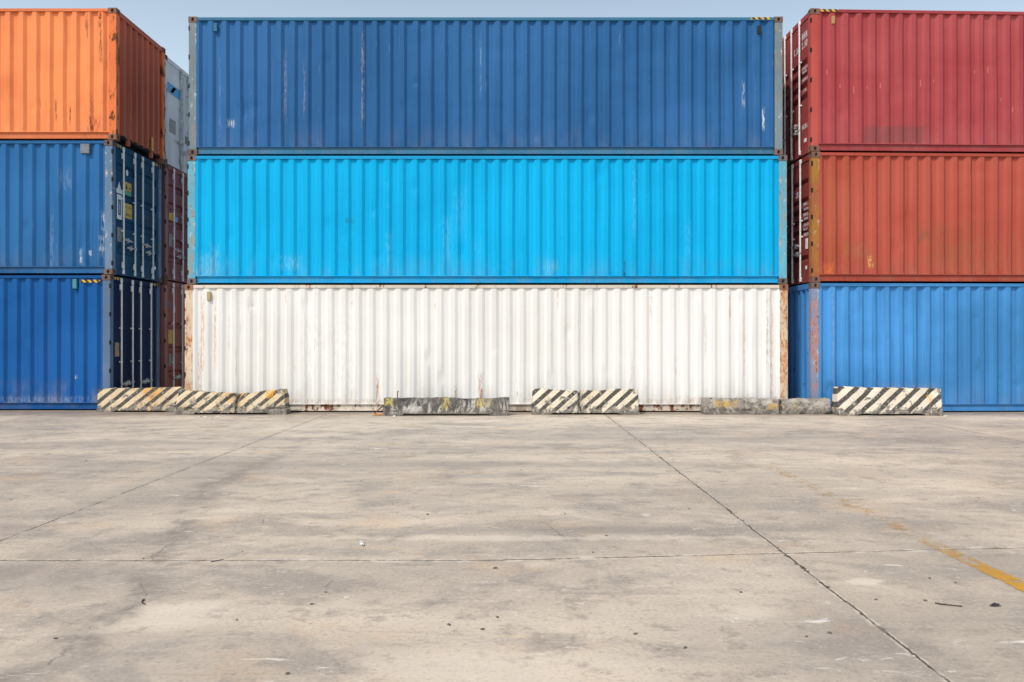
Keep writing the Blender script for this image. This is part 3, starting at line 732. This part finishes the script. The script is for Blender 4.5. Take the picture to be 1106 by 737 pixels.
# ------------------------------------------------------------------ ground
def ground_mat():
    n = NT('yard_concrete')
    x, y = n.x, n.y
    wv = n.noise(n.vec((1, 1, 0)), .9, 3, .6)
    big = n.noise(n.vec((.22, .30, 0), (3, 8, 0)), 1, 5, .62, .4)
    c = n.mix(n.sm(big, .30, .70), (.330, .290, .243), (.520, .450, .360))
    # wheel-swept streaks across the yard
    st = n.noise(n.vec((.16, 1.5, 0), (7, 2, 0)), 1, 6, .66, .5)
    c = n.mix(n.sm(st, .52, .70, 0, .38), c, (.262, .240, .215))
    st2 = n.noise(n.vec((.45, 3.4, 0), (1, 12, 0)), 1, 6, .7, .6)
    c = n.mix(n.sm(st2, .55, .70, 0, .40), c, (.225, .203, .182))
    c = n.mix(n.sm(st2, .44, .26, 0, .40), c, (.52, .465, .39))
    cl = n.noise(n.vec((.9, 1.2, 0), (5, 5, 0)), 1, 7, .68, .3)
    c = n.mix(n.sm(cl, .50, .62, 0, .68), c, (.250, .222, .196))
    cl2 = n.noise(n.vec((.42, .75, 0), (15, 3, 0)), 1, 7, .70, .8)
    c = n.mix(n.sm(cl2, .51, .62, 0, .55), c, (.262, .236, .212))
    c = n.mix(n.sm(cl2, .47, .36, 0, .35), c, (.56, .49, .40))
    c = n.mix(n.sm(cl, .47, .32, 0, .60), c, (.57, .495, .395))
    wr = n.noise(n.vec((.8, .9, 0), (12, 7, 0)), 1.3, 6, .7, .3)
    c = n.mix(n.sm(wr, .54, .68, 0, .30), c, (.50, .34, .20))
    md = n.noise(n.vec((1, 1, 0), (2, 1, 0)), 5, 7, .7)
    c = n.mix(n.sm(md, .52, .66, 0, .60), c, (.225, .198, .172))
    c = n.mix(n.sm(md, .46, .30, 0, .35), c, (.55, .49, .41))
    fn = n.noise(n.vec((1, 1, 0)), 38, 6, .72)
    c = n.mix(n.sm(fn, .52, .68, 0, .60), c, (.19, .168, .146))
    c = n.mix(n.sm(fn, .47, .30, 0, .50), c, (.62, .55, .455))
    gr = n.noise(n.vec((1, 1, 0)), 170, 3, .7)
    c = n.mix(n.sm(gr, .55, .72, 0, .35), c, (.20, .18, .16))
    # per-slab tone
    fl = n.add(n.mul(n.math('FLOOR', n.mul(n.add(x, 3.66), 1/5.49)), 3.0), n.math('FLOOR', n.mul(n.sub(y, 5.4), 1/5.15)))
    wn = n.t.nodes.new('ShaderNodeTexWhiteNoise'); wn.noise_dimensions = '1D'; n.link(fl, wn.inputs['W'])
    c = n.mix(.6, c, n.mix(wn.outputs['Value'], (.93, .93, .95), (1.05, 1.04, 1.02)), 'MULTIPLY')
    # dark tyre stains
    def ell(cx, cy, rx, ry, nz=1.5):
        a = n.mul(n.sub(x, cx), 1/rx); b = n.mul(n.sub(y, cy), 1/ry)
        d = n.math('SQRT', n.add(n.mul(a, a), n.mul(b, b)))
        return n.sm(n.add(d, n.mul(n.sub(n.add(n.mul(cl, .6), n.mul(md, .4)), .5), nz*2.6)), 1.0, .25)
    for (cx, cy, rx, ry, s_) in ((.6, 6.25, 2.6, .16, .40), (1.9, 3.9, 1.6, .9, .30), (-1.3, 3.7, 1.1, .55, .25), (-3.1, 5.0, 1.3, .45, .30), (-3.2, 8.5, .8, 2.2, .25), (3.0, 5.4, 1.2, .6, .28),
                             (-1.0, 9.6, 4.5, .35, .30), (4.2, 9.0, 2.4, .5, .28), (1.5, 7.8, 1.5, .3, .22), (0.9, 3.33, 1.3, .05, .30), (-5.5, 11.6, 3.0, .3, .30), (2.5, 12.2, 4, .35, .22)):
        c = n.mix(n.mul(ell(cx, cy, rx, ry), s_), c, (.17, .158, .148))
    for (cx, cy, rx, ry, s_) in ((-1.75, 4.3, .35, .28, .4), (1.2, 4.35, .28, .2, .35), (-.1, 3.6, .9, .25, .25), (2.1, 4.9, .15, .08, .5), (.2, 6.0, 2.5, .12, .35)):
        c = n.mix(n.mul(ell(cx, cy, rx, ry), s_), c, (.62, .56, .47))
    # white scuffs and chalky scrapes
    sv = n.noise(n.vec((2.6, 6.5, 0), (4, 4, 0)), 1, 6, .72, 1.6)
    c = n.mix(n.mul(n.sm(sv, .60, .68), n.sm(cl, .46, .60, .15, .75)), c, (.68, .65, .60))
    # dark specks
    vo = n.t.nodes.new('ShaderNodeTexVoronoi'); vo.feature = 'F1'; n.link(n.vec((1, 1, 0)), vo.inputs['Vector']); vo.inputs['Scale'].default_value = 5.5
    spk = n.mul(n.sm(vo.outputs['Distance'], .065, .035), n.sm(md, .50, .60))
    c = n.mix(n.mul(spk, .75), c, (.09, .08, .07))
    # slab joints
    w1 = n.mul(n.sub(n.noise(n.vec((1, 1, 0)), 3.0, 4, .6), .5), .035)
    w2 = n.mul(n.sub(n.noise(n.vec((1, 1, 0), (9, 9, 0)), 22, 3, .6), .5), .018)
    wob = n.add(w1, w2)
    fx = n.math('PINGPONG', n.add(n.add(x, 3.66), wob), 5.49/2)      # distance to nearest longitudinal joint
    # ping-pong with half period gives 0 at joints
    yt = n.sub(y, n.mul(n.mx(n.add(x, .2), 0.0), .09))
    fy = n.math('PINGPONG', n.add(n.sub(yt, 5.37), wob), 5.15/2)
    jn = n.noise(n.vec((1, 1, 0), (2, 6, 0)), 2.6, 5, .7)
    jb = n.sm(jn, .36, .56, .30, 1.0)
    cpn = n.mul(n.sm(n.noise(n.vec((1, 1, 0), (6, 4, 0)), 9, 4, .7), .54, .66), .016)
    fx = n.mx(n.sub(fx, cpn), 0.0); fy = n.mx(n.sub(fy, n.mul(cpn, .8)), 0.0)
    jx = n.mul(n.sm(fx, .0095, .004), n.mn(1.0, n.add(jb, .25)))
    jy = n.mul(n.mul(n.sm(fy, .013, .005), jb), .85)
    spall = n.mul(n.mx(n.sm(fx, .03, .008), n.sm(fy, .06, .012)), n.sm(n.noise(n.vec((1, 1, 0), (1, 3, 0)), 7, 5, .7), .46, .60, 0, .65))
    c = n.mix(spall, c, (.64, .59, .51))
    halo = n.mx(n.sm(fx, .10, .0, 0, .22), n.sm(fy, .10, .0, 0, .12))
    c = n.mix(halo, c, (.24, .21, .18))
    jt = n.mx(jx, jy)
    c = n.mix(jt, c, (.075, .062, .050))
    # wandering crack in the left slab
    cw = n.add(n.mul(n.sub(n.noise(n.vec((1, 1, 0), (0, 3, 0)), 1.6, 2, .5), .5), .35), n.mul(n.sub(n.noise(n.vec((1, 1, 0), (5, 3, 0)), 9, 4, .6), .5), .10))
    cd = n.math('ABSOLUTE', n.add(n.add(n.add(x, 2.06), n.mul(n.mx(n.sub(n.mn(y, 8.0), 4.5), 0.0), .26)), cw))
    crk = n.mul(n.sm(cd, .010, .002), n.sm(n.noise(n.vec((.3, 1.2, 0), (8, 1, 0)), 1.5, 4, .65), .48, .60))
    crk = n.mul(crk, n.sm(y, 12, 9))
    c = n.mix(n.mul(crk, .75), c, (.10, .09, .08))
    c = n.mix(n.mul(n.mul(n.sm(cd, .26, .0), n.sm(md, .38, .60, .1, .62)), n.sm(y, 12, 9)), c, (.17, .152, .135))
    # fine map cracking
    v2 = n.t.nodes.new('ShaderNodeTexVoronoi'); v2.feature = 'DISTANCE_TO_EDGE'
    n.link(n.vec((1, 1, 0), (2.2, .7, 0)), v2.inputs['Vector']); v2.inputs['Scale'].default_value = .8
    mc = n.mul(n.sm(n.add(v2.outputs['Distance'], n.mul(n.sub(md, .5), .06)), .010, .003), n.sm(cl, .56, .64))
    c = n.mix(n.mul(mc, .5), c, (.12, .11, .10))
    # dirt along the foot of the stacks, with dark contact shade painted in
    fnz = n.noise(n.vec((.8, 2, 0)), 2, 6, .72)
    ft = n.mul(n.sm(n.add(y, n.mul(n.sub(fnz, .5), 1.6)), 15.5, 16.6), n.sm(fnz, .30, .62, .45, .9))
    c = n.mix(ft, c, (.155, .128, .105))
    c = n.mix(1.0, c, (1.27, 1.26, 1.24), 'MULTIPLY')
    h = n.add(n.mul(fn, .5), n.mul(md, .8))
    n.bump(h, .35, .006)
    return n.done(c, n.sm(cl, .3, .7, .72, .92), 0, .25)

bm = bmesh.new()
vs = [bm.verts.new(p) for p in ((-1500, -1500, 0), (1500, -1500, 0), (1500, 1500, 0), (-1500, 1500, 0))]
bm.faces.new(vs)
tag(obj('ground', bm, ground_mat()), 'pale worn concrete yard cast in large slabs', None, None, 'structure')

# worn yellow line, painted on the concrete
n = NT('worn_yellow_paint')
wn = n.noise(n.vec((1, 1, 0)), 6, 7, .72)
wf = n.noise(n.vec((1, 1, 0)), 40, 5, .7)
fade = n.sm(n.y, 4.6, 6.2, .40, .50)
al = n.mul(n.sm(n.sub(n.add(n.mul(wn, .7), n.mul(wf, .3)), fade), -.01, .07), n.sm(n.math('ABSOLUTE', n.add(n.sub(n.x, 2.97), n.add(n.mul(n.sub(wf, .5), .06), n.mul(n.sub(wn, .5), .12)))), .076, .050))
c = n.mix(n.sm(wf, .4, .65), (.70, .37, .025), (.55, .32, .06))
n.done(c, .8, 0, .2)
tr = n.t.nodes.new('ShaderNodeBsdfTransparent'); mxs = n.t.nodes.new('ShaderNodeMixShader')
n.link(n.mul(al, n.sm(n.y, 4.5, 5.9, .88, .36)), mxs.inputs[0]); n.link(tr.outputs[0], mxs.inputs[1]); n.link(n.bs.outputs[0], mxs.inputs[2]); n.link(mxs.outputs[0], n.out.inputs[0])
bm = bmesh.new()
vs = [bm.verts.new(p) for p in ((2.87, 1.0, .004), (3.07, 1.0, .004), (3.07, 9.5, .004), (2.87, 9.5, .004))]
bm.faces.new(vs)
tag(obj('painted_line', bm, n.m), 'worn yellow line painted on the concrete', None, None, 'structure')

# ------------------------------------------------------------------ small litter on the yard
def gp(px, py):
    """spot on the yard seen at this place of the photograph"""
    Y = 1.42*891/(py-370); return ((px-553)/891*Y, Y)
stone_m = plain('stone_chip', (.13, .118, .105), .9, 0, .4, 30)
pale_m = plain('pale_chip', (.55, .52, .47), .9, 0, .25, 30)
def lump(r, seed, flat=.5):
    bm = bmesh.new(); bmesh.ops.create_icosphere(bm, subdivisions=2, radius=r)
    for v in bm.verts:
        q = mnoise.noise(v.co*(1.3/r)+Vector((seed, 2*seed, 0)))
        v.co *= 1+.45*q; v.co.z = max(v.co.z*flat, -r*.25)
        v.co.x *= 1.3
    return bm
proto = None
STONES = [(462,556,1.3),(535,614,1.5),(155,604,.8),(262,596,.6),(352,640,.9),(337,653,1.1),(256,670,.7),(1004,625,1.1),(946,648,.9),(999,649,1.0),(1032,630,.8),(896,684,1.2),(871,688,.8),(640,597,1),(686,685,1.1),(744,550,.9),
          (655,579,1),(610,555,.9),(93,498,1.2),(12,540,.8),(390,520,.9),(563,508,1),(521,680,1.1),(537,667,1),(485,675,1.1),(311,728,1),(424,545,.8),(60,690,1.1),(740,700,1.2),(800,640,.9)]
for i, (px, py, s) in enumerate(STONES):
    X, Y = gp(px, py)
    if proto is None:
        proto = obj('stone_chip', lump(.017, 3), stone_m, None, 60); q = proto
    else:
        q = proto.copy(); COL.objects.link(q)
    q.location = (X, Y, .004); s *= .52; q.scale = (s, s*random.uniform(.7, 1.1), s*.8); q.rotation_euler.z = random.uniform(0, 6)
    tag(q, 'small dark stone chip lying on the concrete yard', 'stone', 'stone chips scattered on the yard')
proto = None
for i, (px, py, s) in enumerate([(222,451,1.2),(228,452,.9),(236,450.5,1.3),(216,450.5,.8),(1021,450,1.3),(426,450,1.2),(632,451,1.0)]):
    X, Y = gp(px, py)
    if proto is None:
        proto = obj('concrete_crumb', lump(.03, 5), pale_m, None, 60); q = proto
    else:
        q = proto.copy(); COL.objects.link(q)
    q.location = (X, Y, .006); q.scale = (s,)*3; q.rotation_euler.z = i*1.7
    tag(q, 'pale crumb of broken concrete at the foot of the barriers', 'concrete crumb', 'crumbs of broken concrete by the barriers')
def twig(px, py, pts, r, label, mat, name='twig', cat='twig'):
    X, Y = gp(px, py); bm = bmesh.new()
    for i in range(len(pts)-1):
        f = 1-.5*i/len(pts)
        tube(bm, (*pts[i], r*.6), (*pts[i+1], r*.8), r*f*.6, 7)
    q = obj(name, bm, mat); q.location = (X, Y, 0)
    tag(q, label, cat)
tw_m = plain('dry_bark', (.065, .055, .047), .9, 0, .4, 40)
twig(153, 652, [(-.012, .06), (-.01, .03), (.004, .0), (.028, -.022)], .007, 'short curved dark twig lying on the left of the yard', tw_m)
twig(1018, 654, [(-.025, .03), (-.01, .012), (.02, .0), (.045, -.010), (.09, -.026)], .007, 'long thin dark twig lying near the yellow line', tw_m)
twig(235, 606, [(-.03, -.03), (.0, .0), (.015, .012), (.03, .03)], .005, 'straight dark twig lying beside the slab joint', tw_m)
# flattened black rag, white paper scrap, orange rag and its rusty stick
def scrap(px, py, w, d, mat, name, label, cat, seed, lift=.02, rz=0.0):
    X, Y = gp(px, py); bm = bmesh.new(); nn = 10; V = []
    for i in range(nn+1):
        row = []
        for j in range(nn+1):
            a = (i/nn-.5); b = (j/nn-.5)
            rr = 1+.35*mnoise.noise(Vector((a*3+seed, b*3, seed)))
            z = .006+lift*abs(mnoise.noise(Vector((a*4, b*4+seed, 1.5*seed))))*(1-abs(2*a)**3*.6)
            row.append(bm.verts.new((a*w*rr*(1-.5*b*b), b*d*rr*(1-.9*a*a), z)))
        V.append(row)
    for i in range(nn):
        for j in range(nn): bm.faces.new((V[i][j], V[i+1][j], V[i+1][j+1], V[i][j+1]))
    q = obj(name, bm, mat, None, 60); q.location = (X, Y, 0); q.rotation_euler.z = rz
    tag(q, label, cat)
scrap(1074, 655, .06, .025, plain('black_cloth', (.03, .028, .03), .9), 'rag', 'flattened black rag scrap right of the long thin twig', 'rag', 2)
scrap(391, 588, .03, .12, plain('white_paper', (.72, .71, .69), .8), 'paper_scrap', 'small white paper scrap lying on the left half of the yard', 'paper', 4, .03, .3)
scrap(409, 448.5, .22, .16, plain('orange_cloth', (.66, .24, .04), .9), 'rag', 'bright orange rag on the ground at the left end of the blackened barrier', 'rag', 6, .06)
bm = bmesh.new(); tube(bm, (-.10, 0, .02), (.06, .05, .17), .012, 8); tube(bm, (.06, .05, .17), (.10, .06, .19), .010, 8)
q = obj('rusty_rod', bm, plain('rusty_iron', (.11, .045, .02), .9, 0, .4)); q.location = (-2.60, 16.12, 0)
tag(q, 'bent rusty rod leaning on the blackened barrier above the orange rag', 'metal rod')
bm = bmesh.new(); tube(bm, (0, 0, .0), (0, 0, .14), .010, 8); tube(bm, (0, 0, .13), (.02, 0, .15), .010, 8)
q = obj('steel_loop', bm, plain('rusty_iron_b', (.20, .09, .03), .9, 0, .4)); q.location = (-2.24, 16.15, .32)
tag(q, 'small rusty lifting loop standing on top of the blackened barrier near its left end', 'lifting loop')

# ------------------------------------------------------------------ light, sky, camera
SUN_EL, SUN_AZ = 50.0, -35.0       # azimuth measured from straight behind the camera, negative = to the left
az = R(SUN_AZ)
d_to_sun = Vector((math.sin(az)*math.cos(R(SUN_EL)), -math.cos(az)*math.cos(R(SUN_EL)), math.sin(R(SUN_EL))))
sun = bpy.data.lights.new('sun', 'SUN'); sun.energy = 2.75; sun.angle = R(2); sun.color = (1.0, .955, .885)
so = bpy.data.objects.new('sun', sun); COL.objects.link(so)
so.rotation_euler = d_to_sun.to_track_quat('Z', 'Y').to_euler(); so.location = d_to_sun*60
w = bpy.data.worlds.new('World'); scene.world = w; w.use_nodes = True
nt = w.node_tree; bg = nt.nodes['Background']
sky = nt.nodes.new('ShaderNodeTexSky'); sky.sky_type = 'NISHITA'; sky.sun_disc = False
sky.sun_elevation = R(SUN_EL); sky.sun_rotation = math.atan2(d_to_sun.x, d_to_sun.y)
sky.air_density = 1.0; sky.dust_density = 4.0; sky.ozone_density = 1.0; sky.altitude = 0
# pale haze that thickens towards the horizon, added to the clear sky
sep = nt.nodes.new('ShaderNodeSeparateXYZ')
tco = nt.nodes.new('ShaderNodeTexCoord'); nt.links.new(tco.outputs['Generated'], sep.inputs[0])
mr = nt.nodes.new('ShaderNodeMapRange'); mr.interpolation_type = 'SMOOTHSTEP'
nt.links.new(sep.outputs[2], mr.inputs[0]); mr.inputs[1].default_value = .75; mr.inputs[2].default_value = .0; mr.inputs[3].default_value = 0; mr.inputs[4].default_value = 1
hz_ = nt.nodes.new('ShaderNodeMix'); hz_.data_type = 'RGBA'; hz_.blend_type = 'ADD'
nt.links.new(mr.outputs[0], hz_.inputs[0]); nt.links.new(sky.outputs[0], hz_.inputs[6]); hz_.inputs[7].default_value = (6.1, 7.3, 7.9, 1)
nt.links.new(hz_.outputs[2], bg.inputs[0]); bg.inputs[1].default_value = .10

cam = bpy.data.cameras.new('camera'); co = bpy.data.objects.new('camera', cam); COL.objects.link(co)
cam.sensor_width = 36; cam.lens = 36*891/1106; cam.clip_end = 5000; cam.clip_start = .05
co.location = (0, 0, 1.42); co.rotation_euler = (R(90)+math.atan(1.5/891), 0, 0)
scene.camera = co
scene.view_settings.view_transform = 'Standard'; scene.view_settings.look = 'None'
scene.view_settings.exposure = 0; scene.view_settings.gamma = 1
scene.render.resolution_x = 1024; scene.render.resolution_y = 682
